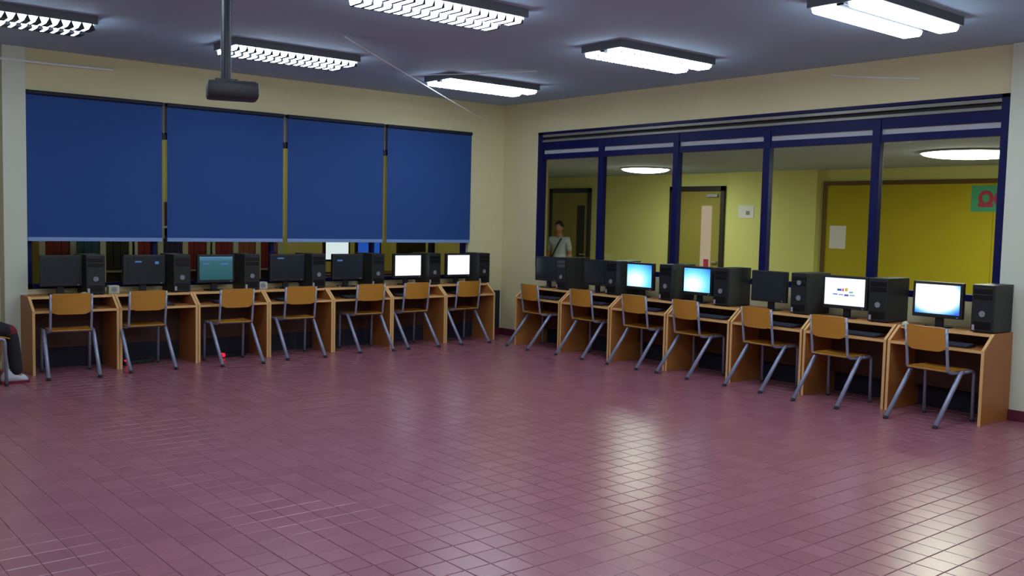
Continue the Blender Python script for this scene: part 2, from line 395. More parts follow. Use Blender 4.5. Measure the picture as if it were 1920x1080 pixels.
# ------------------------------------------------------------------ library room beyond the blinds
LBY = 13.4
struct(bobj('wall_library', W_YEL, None, (1.5, WX+.12, LBY, LBY+.1, -.1, 3.3), (1.4, 1.5, WY+.3, LBY, -.1, 3.3), (WX, WX+.12, WY+.2, LBY, -.1, 3.3)))
struct(bobj('ceiling_library', W_CEIL, None, (1.4, WX+.12, WY+.3, LBY+.1, 3.2, 3.3)))
struct(bobj('floor_library', W_GROUT, None, (1.4, WX+.12, WY+.2, LBY+.1, -.1, -.0)))
def bookcase(x0, n, wc, label, fills):
    t = thing('bookcase', label, 'bookcase', (x0, 12.75, 0), 0, 'bookcases in the room behind the blinds')
    wd = n*wc
    for i in range(n+1): bobj('upright', UPR, t, (i*wc-.035, i*wc+.035, 0, .32, 0, 1.75))
    for z in (.08, .45, .82, 1.40): bobj('shelf', UPR, t, (.0, wd, .02, .31, z, z+.025))
    bobj('back_panel', WOODD, t, (0, wd, .32, .335, 0, 1.75))
    for i in range(n):
        m, kind = fills[i % len(fills)]
        x = x0+i*wc+.04; nb = 3; bw = (wc-.085)/nb
        for k in range(nb):
            b = bobj('book', m, None, (0, bw-.006, 0, .24, 0, .50*random.uniform(.86, 1)), bev=.003); b.location = (x+bw*k, 12.76, .847)
            tag(b, '%s %s volume in the %s bay %s' % (('left', 'middle', 'right')[k], kind, ('first', 'middle', 'last')[i], label.split('cream ')[1].replace('seen', 'of')), 'book', 'tall volumes behind the blinds')
bookcase(3.10, 3, .36, 'cream bookcase seen below the leftmost blind', [(BOOKR, 'dark red'), (TEAL, 'teal'), (BOOKD, 'dark green')])
bookcase(4.22, 3, .335, 'cream bookcase seen below the first blind gap', [(BOOKR, 'dark red'), (BOOKN, 'navy'), (BOOKR, 'dark red')])
bookcase(5.27, 3, .335, 'cream bookcase seen below the second blind', [(BOOKR, 'dark red'), (BOOKO, 'brown'), (BOOKR, 'dark red')])
def far_monitor(x, y, m, label, w=.42):
    t = thing('far_monitor', label, 'monitor', (x, y, .80), 0, 'monitors in the room behind the blinds')
    bobj('bezel', BLACK, t, (-w/2, w/2, 0, .05, .17, .52), bev=.006); bobj('screen', m, t, (-w/2+.03, w/2-.03, -.003, .0, .20, .49))
    bobj('stand', BLACK, t, (-.03, .03, .02, .05, .0, .2), (-.11, .11, -.05, .13, 0, .015))
    return t
t = thing('library_table', 'long brown table below the screens in the room behind the blinds', 'table', (0, 0, 0))
bobj('tabletop', WOODD, t, (6.5, 8.35, 11.75, 12.4, .77, .80), bev=.004)
for x, y in ((6.55, 11.8), (8.3, 11.8), (6.55, 12.35), (8.3, 12.35)): bobj('leg', DFRAME, t, (x-.025, x+.025, y-.025, y+.025, 0, .77))
far_monitor(6.78, 12.0, emis('white screen', (235, 240, 250), 1.0), 'white lit screen below the third blind in the room beyond')
far_monitor(7.30, 12.0, emis('blue screen', (40, 90, 200), .8), 'blue lit screen below the third blind in the room beyond')
far_monitor(8.05, 12.0, BLACK2, 'dark screen below the rightmost blind in the room beyond', .5)
t = bobj('wall_post', NAVY, None, (WX-.06, WX-.005, 12.1, 12.2, 0, 2.6)); tag(t, 'navy post on the yellow wall of the room behind the blinds', 'post')
t = bobj('blue_screen_panel', emis('blue panel', (50, 110, 230), .5), None, (3.46, 3.80, 12.60, 12.64, 1.33, 1.47)); tag(t, 'small bright blue panel behind the leftmost blind rail', 'screen')
for n, (x, y) in enumerate(((4.2, 12.0), (7.1, 12.0))):
    t = thing('library_light', ('pale ceiling light in the far room behind the left blinds', 'pale ceiling light in the far room behind the right blinds')[n], 'light', (x, y, 3.2))
    bobj('housing', HOUS, t, (-.7, .7, -.2, .2, -.05, 0)); bobj('diffuser', emis('panel light', (255, 244, 220), 9), t, (-.66, .66, -.17, .17, -.07, -.05))

# ------------------------------------------------------------------ ceiling lamps
def lamp(cx, cy, label, wb, wt, L=1.30, Wd=.50):
    t = thing('ceiling_lamp', label, 'lamp', (cx, cy, CZ), 0, 'twin-tube ceiling lamps')
    bobj('housing', HOUS, t, (-L/2, L/2, -Wd/2, Wd/2, -.065, 0), bev=.004)
    bobj('spine', SPINE, t, (-L/2+.02, L/2-.02, -.028, .028, -.078, -.065), bev=.003)
    for s in (-1, 1):
        c = s*.142; hw = .086; zt, zb = -.065, -.105
        prof = [(c-hw, zt), (c-hw+.008, zb+.012), (c-hw+.022, zb), (c+hw-.022, zb), (c+hw-.008, zb+.012), (c+hw, zt)]
        bm = bmesh.new(); prism_x(bm, prof, -L/2+.03, L/2-.03); d = obj('diffuser', bm, GLOW, t)
        if wb > 0:
            n = 15; pitch = (L-.08)/n; me = None
            for i in range(n+1):
                x = -L/2+.04+pitch*i
                if me is None:
                    bm = bmesh.new(); e = .003
                    for q in (-1, 1):
                        y0 = c+q*(hw+e); y1 = c+q*(hw-.010+e)
                        o_ = [(-wt/2, y0, zt), (wt/2, y0, zt), (wb/2, y1, zb-e), (-wb/2, y1, zb-e)]
                        i_ = [(-wt/2, y0-q*.006, zt), (wt/2, y0-q*.006, zt), (wb/2, y1-q*.006, zb-e), (-wb/2, y1-q*.006, zb-e)]
                        a = [bm.verts.new(v) for v in o_]; b = [bm.verts.new(v) for v in i_]
                        bm.faces.new(a); bm.faces.new(b)
                        for k in range(4): bm.faces.new((a[k], a[(k+1) % 4], b[(k+1) % 4], b[k]))
                    box(bm, -wb/2, wb/2, c-hw+.006, c+hw-.006, zb-e, zb)
                    o = obj('louvre_blade', bm, SPINE, t); me = o.data
                else:
                    o = bpy.data.objects.new('louvre_blade', me); C.objects.link(o); o.parent = t
                o.location = (x, 0, 0)
    return t
lamp(1.83, 8.62, 'louvred ceiling lamp with separate dots of light at the top left', .052, .012)
lamp(4.32, 8.62, 'louvred ceiling lamp above and behind the projector', .034, .004)
lamp(6.85, 8.80, 'bright ceiling lamp nearest the room corner', .010, .002)
lamp(4.13, 5.85, 'louvred ceiling lamp cut by the top edge, left of centre', .026, .004)
lamp(6.76, 6.16, 'bright twin-tube ceiling lamp before the corridor window', .010, .003)
lamp(6.58, 3.70, 'large twin-panel ceiling lamp at the top right', 0, 0)
for k, (x, y, s) in enumerate(((4.1, 3.5, 'first'), (1.6, 6.1, 'second'), (1.6, 3.5, 'third'), (4.1, 1.0, 'fourth'), (6.6, 1.0, 'fifth'), (1.6, 1.0, 'sixth'))):
    lamp(x, y, '%s of the ceiling lamps above and behind the viewer, outside the photo' % s, 0, 0)

# ------------------------------------------------------------------ projector
t = thing('projector', 'black ceiling projector on a dark pole in front of the blinds', 'projector', (2.62, 6.0, 2.40))
bm = bmesh.new(); tube(bm, [(-.05, 0, .06), (-.05, 0, .80)], .033, 18); o = obj('pole', bm, mat('dark blue pole', (14, 24, 36), .4, var=.05), t, smooth=True); shade_auto(o)
bm = bmesh.new(); tube(bm, [(-.05, 0, .785), (-.05, 0, .80)], .09, 18); obj('ceiling_plate', bm, BLACK, t)
bm = bmesh.new(); box(bm, -.17, .15, -.13, .13, -.055, .05, bev=.022); o = obj('body', bm, BLACK, t); shade_auto(o)
bobj('bracket', BLACK, t, (-.12, .02, -.07, .07, .05, .068), bev=.004)
bm = bmesh.new(); tube(bm, [(.03, .125, .0), (.03, .15, 0)], [.04, .036], 20); obj('lens', bm, BLACK2, t)
bobj('vent', SILV, t, (.151, .154, -.08, .08, -.01, .018)); bobj('top_cover', KEY, t, (-.02, .13, -.1, .1, .05, .056), bev=.003)
t.rotation_euler = (0, 0, -.35)

# thin wires strung under the ceiling
for nm, pts, r in (('pale wire strung diagonally under the ceiling left of the corner lamp', [(4.32, 7.56, 3.19), (8.15, 10.46, 2.98)], .006),
                   ('pale wire running along the top of the beam at the left edge', [(1.9, 10.42, 3.06), (3.25, 10.46, 3.075)], .012),
                   ('short pale wire under the ceiling above the corner lamp', [(5.86, 8.95, 3.165), (6.75, 7.75, 3.19)], .005),
                   ('short pale wire on the beam over the corridor glazing', [(8.53, 5.36, 3.11), (8.53, 4.44, 2.985)], .007)):
    bm = bmesh.new(); p0, p1 = Vector(pts[0]), Vector(pts[1])
    tube(bm, [p0.lerp(p1, k/8)-Vector((0, 0, .006*math.sin(PI*k/8))) for k in range(9)], r, 8)
    tag(obj('ceiling_wire', bm, WIRE, None), nm, 'wire')

# ------------------------------------------------------------------ desks
def make_desk(wd, label, group):
    t = thing('computer_desk', label, 'desk', group=group)
    prof = [(0, 0), (0, .626), (.17, .753), (.55, .753), (.55, 0)]
    for x0, x1 in ((0, .025), (wd-.025, wd)):
        bm = bmesh.new(); prism_x(bm, prof, x0, x1); s = obj('side_panel', bm, WOOD, t)
        bm = bmesh.new(); e = .0015
        tube(bm, [(0, 0, 0), (0, 0, .001)], .0001, 3) if False else None
        prism_x(bm, [(-e, 0), (-e, .627), (.17-e, .754), (.185, .754), (.185, .7525), (.171, .7505), (0.0005, .6255), (.0005, 0)], x0, x1)
        obj('edging', bm, EDGE, s)
    bm = bmesh.new(); box(bm, .025, wd-.025, .165, .55, .727, .752, bev=.002); d = obj('desktop', bm, WOOD, t)
    bobj('front_edge', EDGE, d, (.025, wd-.025, .162, .165, .727, .753))
    bm = bmesh.new(); box(bm, .025, wd-.025, .006, .46, .600, .624, bev=.002); d = obj('keyboard_shelf', bm, WOOD, t)
    bobj('front_edge', EDGE, d, (.025, wd-.025, .003, .006, .600, .624))
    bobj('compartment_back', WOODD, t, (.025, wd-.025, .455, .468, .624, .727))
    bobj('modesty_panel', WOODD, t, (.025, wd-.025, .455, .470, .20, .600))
    return t
Lord = ['leftmost', 'second from the left', 'third from the left', 'fourth from the left', 'fifth from the left', 'sixth from the left', 'rightmost']
Rord = ['nearest the room corner', 'second from the corner', 'third from the corner', 'fourth from the corner', 'fifth from the corner', 'sixth from the corner', 'farthest from the corner']
AY, BX = 9.976, 7.967
LXs = [2.33+.8165*i for i in range(7)]
RYs = [9.46-.8555*i for i in range(7)]
GL, GR = 'desks in the row under the blinds', 'desks in the row before the corridor glazing'
d0 = make_desk(.812, '', GL); d1 = make_desk(.842, '', GR)
for i in range(7):
    lb = 'beech computer desk, %s, in the row under the blue blinds' % Lord[i]
    if i == 0: d0.location = (LXs[0], AY, 0); d0['label'] = lb
    else: dup(d0, (LXs[i], AY, 0), 0, lb)
    lb = 'beech computer desk, %s, in the row before the glazing' % Rord[i]
    if i == 0: d1.location = (BX, RYs[0], 0); d1.rotation_euler = (0, 0, -PI/2); d1['label'] = lb
    else: dup(d1, (BX, RYs[i], 0), -PI/2, lb)

# ------------------------------------------------------------------ monitors
def screen_mat(kind):
    if kind == 'dark':
        m = mat('dark screen', (34, 44, 52), .18, var=.15, scale=2.5); return m
    m = bpy.data.materials.new('screen '+kind); m.use_nodes = True; nt = m.node_tree
    nt.nodes.remove(nt.nodes['Principled BSDF']); out = nt.nodes['Material Output']
    tc = nt.nodes.new('ShaderNodeTexCoord'); sp = nt.nodes.new('ShaderNodeSeparateXYZ'); nt.links.new(tc.outputs['UV'], sp.inputs[0])
    e = nt.nodes.new('ShaderNodeEmission'); nt.links.new(e.outputs[0], out.inputs[0])
    if kind == 'white': e.inputs[0].default_value = lin((232, 240, 255)); e.inputs[1].default_value = 1.35; return m
    def sph(cx, cy, r, sx=1):
        mp = nt.nodes.new('ShaderNodeMapping'); mp.vector_type = 'POINT'
        mp.inputs['Location'].default_value = (-cx/r, -cy/r*sx, 0); mp.inputs['Scale'].default_value = (1/r, sx/r, 0)
        g = nt.nodes.new('ShaderNodeTexGradient'); g.gradient_type = 'SPHERICAL'
        nt.links.new(tc.outputs['UV'], mp.inputs[0]); nt.links.new(mp.outputs[0], g.inputs[0]); return g.outputs[0]
    cr = nt.nodes.new('ShaderNodeValToRGB'); nt.links.new(cr.outputs[0], e.inputs[0])
    if kind == 'blue':
        nt.links.new(sph(.35, .30, .95), cr.inputs[0]); e.inputs[1].default_value = 1.25
        cr.color_ramp.elements[0].color = lin((40, 110, 235)); cr.color_ramp.elements[1].color = lin((250, 255, 255)); cr.color_ramp.elements[1].position = .85
        q = cr.color_ramp.elements.new(.45); q.color = lin((120, 225, 250))
    elif kind == 'window':
        nt.links.new(sph(.45, .62, .75), cr.inputs[0]); e.inputs[1].default_value = 1.3
        cr.color_ramp.elements[0].color = lin((60, 100, 235)); cr.color_ramp.elements[1].color = lin((255, 255, 255)); cr.color_ramp.elements[1].position = .35
        q = cr.color_ramp.elements.new(.14); q.color = lin((110, 190, 245))
    elif kind == 'teal':
        nt.links.new(sp.outputs[1], cr.inputs[0]); e.inputs[1].default_value = .75
        cr.color_ramp.elements[0].color = lin((52, 96, 104)); cr.color_ramp.elements[1].color = lin((96, 150, 180))
        q = cr.color_ramp.elements.new(.8); q.color = lin((66, 112, 124))
    return m
MARK = emis('pale blue print', (86, 124, 186), .7)
SM = {k: screen_mat(k) for k in ('dark', 'white', 'blue', 'window', 'teal')}
def screen_quad(name, m, parent, x0, x1, z0, z1, y):
    me = bpy.data.meshes.new(name)
    t = .002
    me.from_pydata([(x0, y, z0), (x1, y, z0), (x1, y, z1), (x0, y, z1), (x0, y+t, z0), (x1, y+t, z0), (x1, y+t, z1), (x0, y+t, z1)], [],
                   [(0, 1, 2, 3), (5, 4, 7, 6), (4, 0, 3, 7), (1, 5, 6, 2), (3, 2, 6, 7), (4, 5, 1, 0)])
    uv = me.uv_layers.new(name='UVMap')
    uvs = {0: (0, 0), 1: (1, 0), 2: (1, 1), 3: (0, 1), 4: (0, 0), 5: (1, 0), 6: (1, 1), 7: (0, 1)}
    for l in me.loops: uv.data[l.index].uv = uvs[l.vertex_index]
    me.materials.append(m); o = bpy.data.objects.new(name, me); C.objects.link(o); o.parent = parent; return o
def make_monitor(kind, label, group, loc, rz, w=.40, tilt=0):
    t = thing('monitor', label, 'monitor', loc, rz, group)
    h0, h1 = .085, .40
    bm = bmesh.new(); box(bm, -w/2, w/2, 0, .045, h0, h1, bev=.008); b = obj('bezel', bm, BLACK, t)
    bm = bmesh.new(); box(bm, -w/2+.07, w/2-.07, .04, .085, h0+.05, h1-.05, bev=.015); obj('back_shell', bm, BLACK, t)
    s = screen_quad('screen', SM[kind], t, -w/2+.026, w/2-.026, h0+.034, h1-.024, -.0025)
    bm = bmesh.new(); box(bm, -.035, .035, .045, .075, .01, .24, bev=.006); obj('stand_neck', bm, BLACK, t)
    bm = bmesh.new(); tube(bm, [(0, .05, 0), (0, .05, .012)], [.12, .11], 28); o = obj('stand_base', bm, BLACK2, t)
    bobj('power_button', SILV, t, (w/2-.05, w/2-.035, -.003, 0, h0+.010, h0+.018))
    if kind == 'search':
        pass
    return t, s
Lk = ['dark', 'dark', 'teal', 'dark', 'dark', 'white', 'white']
Rk = ['dark', 'dark', 'blue', 'blue', 'dark', 'white', 'window']
kd = {'dark': 'monitor with dark screen', 'white': 'monitor with plain bright white screen', 'teal': 'monitor with dim teal screen',
      'blue': 'monitor with glowing blue screen', 'window': 'monitor showing blue-edged white page'}
Lmx = [(2.47, 2.87), (3.27, 3.71), (4.06, 4.49), (4.92, 5.36), (5.73, 6.16), (6.60, 7.04), (7.42, 7.83)]
Rmy = [(9.40, 8.98), (8.50, 8.10), (7.78, 7.35), (6.92, 6.51), (6.00, 5.58), (5.17, 4.70), (4.26, 3.81)]
Lt = [2.97, 3.855, 4.66, 5.50, 6.31, 7.17, 7.99]
for i in range(7):
    a, b = Lmx[i]
    t, s = make_monitor(Lk[i], '%s on the %s desk under the blinds' % (kd[Lk[i]], Lord[i]), 'monitors under the blinds', ((a+b)/2, 10.25, .753), 0, b-a)
    if i in (1, 2, 3, 4):
        mk = {1: ((-.10, -.03, .32, .335), (.11, .15, .30, .33)), 2: ((-.16, .06, .345, .36), (-.15, -.08, .29, .305), (.05, .14, .285, .305)), 3: ((-.13, -.05, .345, .36),), 4: ((-.15, -.08, .31, .33),)}[i]
        for (x0, x1, z0, z1) in mk: bobj('screen_print', MARK, s, (x0, x1, -.0034, -.0026, z0, z1))
    a, b = Rmy[i]
    lb = kd[Rk[i]]
    if i == 5: lb = 'monitor with coloured print on white'
    t, s = make_monitor(Rk[i], '%s on the desk %s before the glazing' % (lb, Rord[i]), 'monitors before the corridor glazing', (8.24, (a+b)/2, .753), -PI/2, a-b)
    if i == 5:
        for (x0, x1, z0, z1, c) in ((-.075, -.03, .255, .275, (70, 90, 200)), (-.025, -.005, .252, .28, (210, 120, 110)), (.005, .035, .255, .285, (220, 190, 80)), (.05, .09, .24, .255, (110, 200, 210)),
                                    (-.12, -.07, .215, .228, (120, 150, 220)), (-.06, -.01, .213, .226, (160, 190, 220)), (0, .045, .208, .226, (90, 110, 200)), (.055, .11, .213, .225, (150, 190, 210))):
            bobj('screen_print', emis('print %d%d%d' % c, c, .9), s, (x0, x1, -.0034, -.0025, z0, z1))
# glints of light drawn on none of them: the dark screens reflect the lamps by themselves

# ------------------------------------------------------------------ computer towers
def make_tower(two):
    t = thing('computer_tower', '', 'computer')
    w, h, d = .185, .405, .40
    bm = bmesh.new(); box(bm, -w/2, w/2, .02, d, .006, h, bev=.003); obj('case', bm, SIDEM, t)
    bm = bmesh.new(); box(bm, -w/2, w/2, 0, .022, .006, h, bev=.008); f = obj('front_panel', bm, BLACK, t)
    bobj('drive_bay', BLACK2, f, (-w/2+.016, w/2-.016, -.003, .001, h-.075, h-.035), bev=.001)
    bobj('drive_bay', BLACK2, f, (-w/2+.016, w/2-.016, -.003, .001, h-.125, h-.085), bev=.001)
    bm = bmesh.new(); disc(bm, (0, -.006, .16), .026, 'y', .008); obj('power_button', bm, BADGE, f)
    if two:
        bm = bmesh.new(); disc(bm, (.0, -.006, .31), .024, 'y', .008); obj('power_button', bm, BADGE, f)
    bobj('lower_grille', BLACK2, f, (-w/2+.02, w/2-.02, -.003, .001, .03, .10), bev=.001)
    bobj('sticker', SILV, f, (-w/2+.012, -w/2+.034, -.004, .0, .02, .065))
    for x in (-.07, .07):
        for y in (.05, .35): bobj('foot', RUBB, t, (x-.012, x+.012, y-.012, y+.012, 0, .008))
    return t
tw = make_tower(False); tw2 = make_tower(True)
Rt = [8.80, 7.93, 7.085, 6.32, 5.37, 4.54, 3.60]
used = False
for i in range(7):
    lb = 'black computer tower on the %s desk under the blinds' % Lord[i]
    if i == 0: tw.location = (Lt[0], 10.155, .753); tw['label'] = lb; tw['group'] = 'towers under the blinds'
    else: dup(tw, (Lt[i], 10.155+random.uniform(-.01, .01), .753), random.uniform(-.03, .03), lb, 'towers under the blinds')
    lb = 'black computer tower on the desk %s before the glazing' % Rord[i]
    if i == 4: tw2.location = (8.145, Rt[i], .753); tw2.rotation_euler = (0, 0, -PI/2); tw2['label'] = 'black tower with two round buttons on the desk %s before glazing' % Rord[i]; tw2['group'] = 'towers before the glazing'
    else: dup(tw, (8.145, Rt[i], .753), -PI/2+random.uniform(-.03, .03), lb, 'towers before the glazing')

# ------------------------------------------------------------------ keyboards on the shelves
t = thing('keyboard', '', 'keyboard', group='keyboards on the desk shelves'); kb = t
bm = bmesh.new(); prism_x(bm, [(0, 0), (0, .012), (.15, .026), (.15, 0)], -.21, .21); obj('body', bm, BLACK, t)
bm = bmesh.new()
for r in range(5):
    for c in range(14):
        x = -.195+c*.0283; y = .012+r*.027; z = .0125+y*.0933
        box(bm, x, x+.024, y, y+.022, z, z+.006)
k = obj('keys', bm, KEY, t)
for i in range(7):
    lb = 'dark keyboard on the shelf of the %s desk under the blinds' % Lord[i]
    if i == 0: kb.location = (LXs[0]+.40, AY+.05, .625); kb['label'] = lb
    else: dup(kb, (LXs[i]+.40+random.uniform(-.08, .08), AY+.05, .625), random.uniform(-.05, .05), lb)
    dup(kb, (BX+.05, RYs[i]-.46+random.uniform(-.06, .04), .625), -PI/2+random.uniform(-.06, .06), 'dark keyboard on the shelf of the desk %s before the glazing' % Rord[i])
# mice and small boxes on desk tops
def mouse(x, y, z, rz, label):
    bm = bmesh.new(); bmesh.ops.create_uvsphere(bm, u_segments=20, v_segments=12, radius=1)
    for v in bm.verts:
        v.co = Vector((v.co.x*.033, v.co.y*.055, max(-.0, v.co.z)*.034*(1-.2*v.co.y)))
    t = thing('computer_mouse', label, 'mouse', (x, y, z), rz)
    obj('shell', bm, BEIGE, t, smooth=True)
    bobj('wheel', KEY, t, (-.003, .003, .02, .034, .026, .035), bev=.001)
mouse(2.85, 10.15, .752, .4, 'pale computer mouse on the leftmost desk under the blinds')
mouse(7.99-.0+.18, 4.28, .752, -1.2, 'pale computer mouse beside the monitor on the farthest desk before the glazing')
def sbox(x, y, z, label):
    t = thing('small_speaker', label, 'speaker', (x, y, z))
    bobj('cabinet', BEIGE, t, (-.055, .055, 0, .08, 0, .085), bev=.008)
    bm = bmesh.new(); disc(bm, (0, -.003, .045), .028, 'y', .004); obj('grille', bm, BADGE, t)
sbox(3.17, 10.22, .752, 'small beige desktop speaker between the first two towers under the blinds')
sbox(4.82, 10.22, .752, 'small beige desktop speaker right of the third tower under the blinds')
# power strips with red neon switches
for x, lb in ((3.42, 'dark power strip with red light under the second desk'), (4.46, 'dark power strip with bright red light under the third desk')):
    t = thing('power_strip', lb, 'power strip', (x, 10.24, 0), .2)
    bobj('body', BLACK, t, (-.17, .17, -.03, .03, 0, .04), bev=.006); bobj('switch', NEON, t, (-.15, -.115, -.034, .02, .012, .05), bev=.003)
    for k in range(3): bobj('socket', BLACK2, t, (-.07+.07*k, -.02+.07*k, -.02, .02, .04, .043))

# ------------------------------------------------------------------ chairs
def make_chair(label, group):
    t = thing('school_chair', label, 'chair', group=group)
    for s in (-1, 1):
        # back post bends at seat height and runs forward and out to the leg
        pts = [(s*.182, -.045, .80), (s*.182, -.02, .60), (s*.182, -.004, .50)] + arc((s*.182, -.002, .475), (s*.184, .0, .435), (s*.19, .05, .428), 5) + [(s*.212, .145, .426)]
        bm = bmesh.new(); tube(bm, pts, .0125, 10); obj('back_post', bm, STEEL, t, smooth=True)
        pts = [(s*.226, -.205, .016)] + [(s*.222, .10, .388)] + arc((s*.221, .115, .407), (s*.220, .135, .430), (s*.219, .17, .430), 4)[1:]
        bm = bmesh.new(); tube(bm, pts, [.019]*2+[.018]*4, 10, ry=None); L = obj('rear_leg', bm, STEEL, t, smooth=True)
        bm = bmesh.new(); tube(bm, [(s*.226, -.2165, .0), (s*.226, -.204, .02)], .0205, 10); obj('foot_cap', bm, RUBB, L)
        pts = [(s*.219, .15, .430), (s*.219, .29, .430)] + arc((s*.219, .30, .430), (s*.219, .335, .430), (s*.219, .335, .39), 5) + [(s*.219, .345, .012)]
        bm = bmesh.new(); tube(bm, pts, .014, 10); L = obj('front_leg', bm, STEEL, t, smooth=True)
        bm = bmesh.new(); tube(bm, [(s*.219, .345, 0), (s*.219, .345, .018)], .0175, 10); obj('foot_cap', bm, RUBB, L)
    bm = bmesh.new(); tube(bm, [(-.212, .12, .424), (.212, .12, .424)], .010, 8); tube(bm, [(-.212, .30, .424), (.212, .30, .424)], .010, 8); obj('seat_rail', bm, STEEL, t)
    # seat: dished ply
    bm = bmesh.new(); nx, ny = 14, 10; top = {}
    for i in range(nx+1):
        for j in range(ny+1):
            a = -1+2*i/nx; b = j/ny
            y = -.015+.40*b
            wd = .195-.02*(b > .9)*(b-.9)*10-.02*(b < .1)*(.1-b)*10
            z = .447-.014*(1-a*a)*math.sin(PI*min(1, b*1.1)) - .022*max(0, (b-.75)/.25)**2
            top[i, j] = (a*wd, y, z)
    shell(bm, top, nx, ny, .010); o = obj('seat', bm, PLY, t, smooth=True); shade_auto(o, 50)
    # backrest: curved ply with rounded lower corners
    bm = bmesh.new(); nx, nz = 16, 8; g = {}
    for i in range(nx+1):
        for j in range(nz+1):
            a = -1+2*i/nx; b = j/nz
            lo = .605+.045*max(0, (abs(a)-.55)/.45)**2; hi = .808-.012*max(0, (abs(a)-.7)/.3)**2
            z = lo+(hi-lo)*b
            y = -.022-.13*(z-.6)-.030*(1-a*a)+.004
            g[i, j] = (a*.192, y, z)
    shell(bm, g, nx, nz, .010); o = obj('backrest', bm, PLY, t, smooth=True); shade_auto(o, 50)
    for s in (-1, 1):
        for z in (.65, .76):
            bm = bmesh.new(); disc(bm, (s*.182, -.036-.13*(z-.6)-.005, z), .007, 'y', .01, 10); obj('rivet', bm, SILV, t)
    return t
ch = make_chair('', '')
Lc = [(2.63, 9.79, -.12), (3.385, 9.87, -.03), (4.30, 9.78, -.03), (5.095, 9.86, -.06), (6.05, 9.92, -.05), (6.72, 9.93, .0), (7.53, 9.93, .0)]
Rc = [(7.95, 9.12, -.10), (7.96, 8.20, -.02), (7.94, 7.32, -.02), (7.94, 6.58, -.08), (7.92, 5.66, -.08), (7.83, 4.81, -.02), (7.79, 3.87, -.09)]
for i, (x, y, r) in enumerate(Lc):
    lb = 'plywood and grey steel school chair at the %s desk under the blinds' % Lord[i]
    if i == 0: ch.location = (x, y, 0); ch.rotation_euler = (0, 0, r); ch['label'] = lb; ch['group'] = 'school chairs under the blinds'
    else: dup(ch, (x, y, 0), r, lb, 'school chairs under the blinds')
for i, (x, y, r) in enumerate(Rc):
    dup(ch, (x, y, 0), -PI/2+r, 'plywood and grey steel school chair at the desk %s before the glazing' % Rord[i], 'school chairs before the glazing')
dup(ch, (1.66, 9.74, 0), -PI/2, 'school chair carrying the seated person at the left edge', 'school chairs at the left edge')
dup(ch, (1.17, 7.10, 0), PI/2, 'school chair at the left edge of which only a foot shows', 'school chairs at the left edge')

# ------------------------------------------------------------------ people
def skin_mesh(chains, root=0, sub=2):
    """chains: list of lists of (x,y,z,r); points equal in place are shared"""
    key = {}; V = []; Rr = []; E_ = []
    for c in chains:
        prev = None
        for (x, y, z, r) in c:
            k = (round(x, 4), round(y, 4), round(z, 4))
            if k not in key: key[k] = len(V); V.append((x, y, z)); Rr.append(r)
            if prev is not None and prev != key[k]: E_.append((prev, key[k]))
            prev = key[k]
    me = bpy.data.meshes.new('sk'); me.from_pydata(V, E_, []); o = bpy.data.objects.new('sk', me); C.objects.link(o)
    md = o.modifiers.new('s', 'SKIN'); md.use_smooth_shade = True
    for i, r in enumerate(Rr):
        rr = r if isinstance(r, tuple) else (r, r)
        me.skin_vertices[0].data[i].radius = rr; me.skin_vertices[0].data[i].use_root = (i == root)
    s = o.modifiers.new('b', 'SUBSURF'); s.levels = sub; s.render_levels = sub
    bpy.context.view_layer.update()
    m2 = bpy.data.meshes.new_from_object(o.evaluated_get(bpy.context.evaluated_depsgraph_get()))
    bpy.data.objects.remove(o); return m2
def head_bm(h=.235):
    """face looks toward -y; origin at the chin/neck joint"""
    bm = bmesh.new(); bmesh.ops.create_uvsphere(bm, u_segments=28, v_segments=20, radius=1)
    for v in bm.verts:
        x, y, z = v.co
        z2 = z*.5+.5
        wx = .073*(1-.22*max(0, .45-z2)/.45); v.co = Vector((x*wx, y*.098*(1-.1*max(0, .4-z2)), z2*h))
        if y < -.75 and .36 < z2 < .52 and abs(x) < .22: v.co.y -= .020*(1-abs(x)/.22)     # nose
        if y < -.6 and .53 < z2 < .62 and .15 < abs(x) < .55: v.co.y += .007                # eye sockets
        if y < -.6 and .22 < z2 < .30 and abs(x) < .3: v.co.y -= .004                       # lips
    for s in (-1, 1):                                                                       # ears
        t = bmesh.new(); bmesh.ops.create_uvsphere(t, u_segments=10, v_segments=8, radius=1)
        for v in t.verts: v.co = Vector((s*.073+v.co.x*.010, v.co.y*.018+.005, .46*h+v.co.z*.030))
        merge(bm, t)
    return bm
def add_face(parent, M4, h=.235):
    for nm, m, items in (('eyes', SHOEW, [((s*.030, -.083, .55*h), (.012, .008, .007)) for s in (-1, 1)]),
                         ('pupils', HAIR, [((s*.030, -.090, .55*h), (.005, .003, .005)) for s in (-1, 1)]),
                         ('mouth', MAROON, [((0, -.092, .25*h), (.022, .004, .004))]), ('eyebrows', HAIR, [((s*.030, -.090, .62*h), (.018, .004, .003)) for s in (-1, 1)])):
        bm = bmesh.new()
        for c, r in items:
            t = bmesh.new(); bmesh.ops.create_uvsphere(t, u_segments=10, v_segments=8, radius=1)
            for v in t.verts: v.co = Vector((c[0]+v.co.x*r[0], c[1]+v.co.y*r[1], c[2]+v.co.z*r[2]))
            merge(bm, t)
        bm.transform(M4); obj(nm, bm, m, parent, smooth=True)
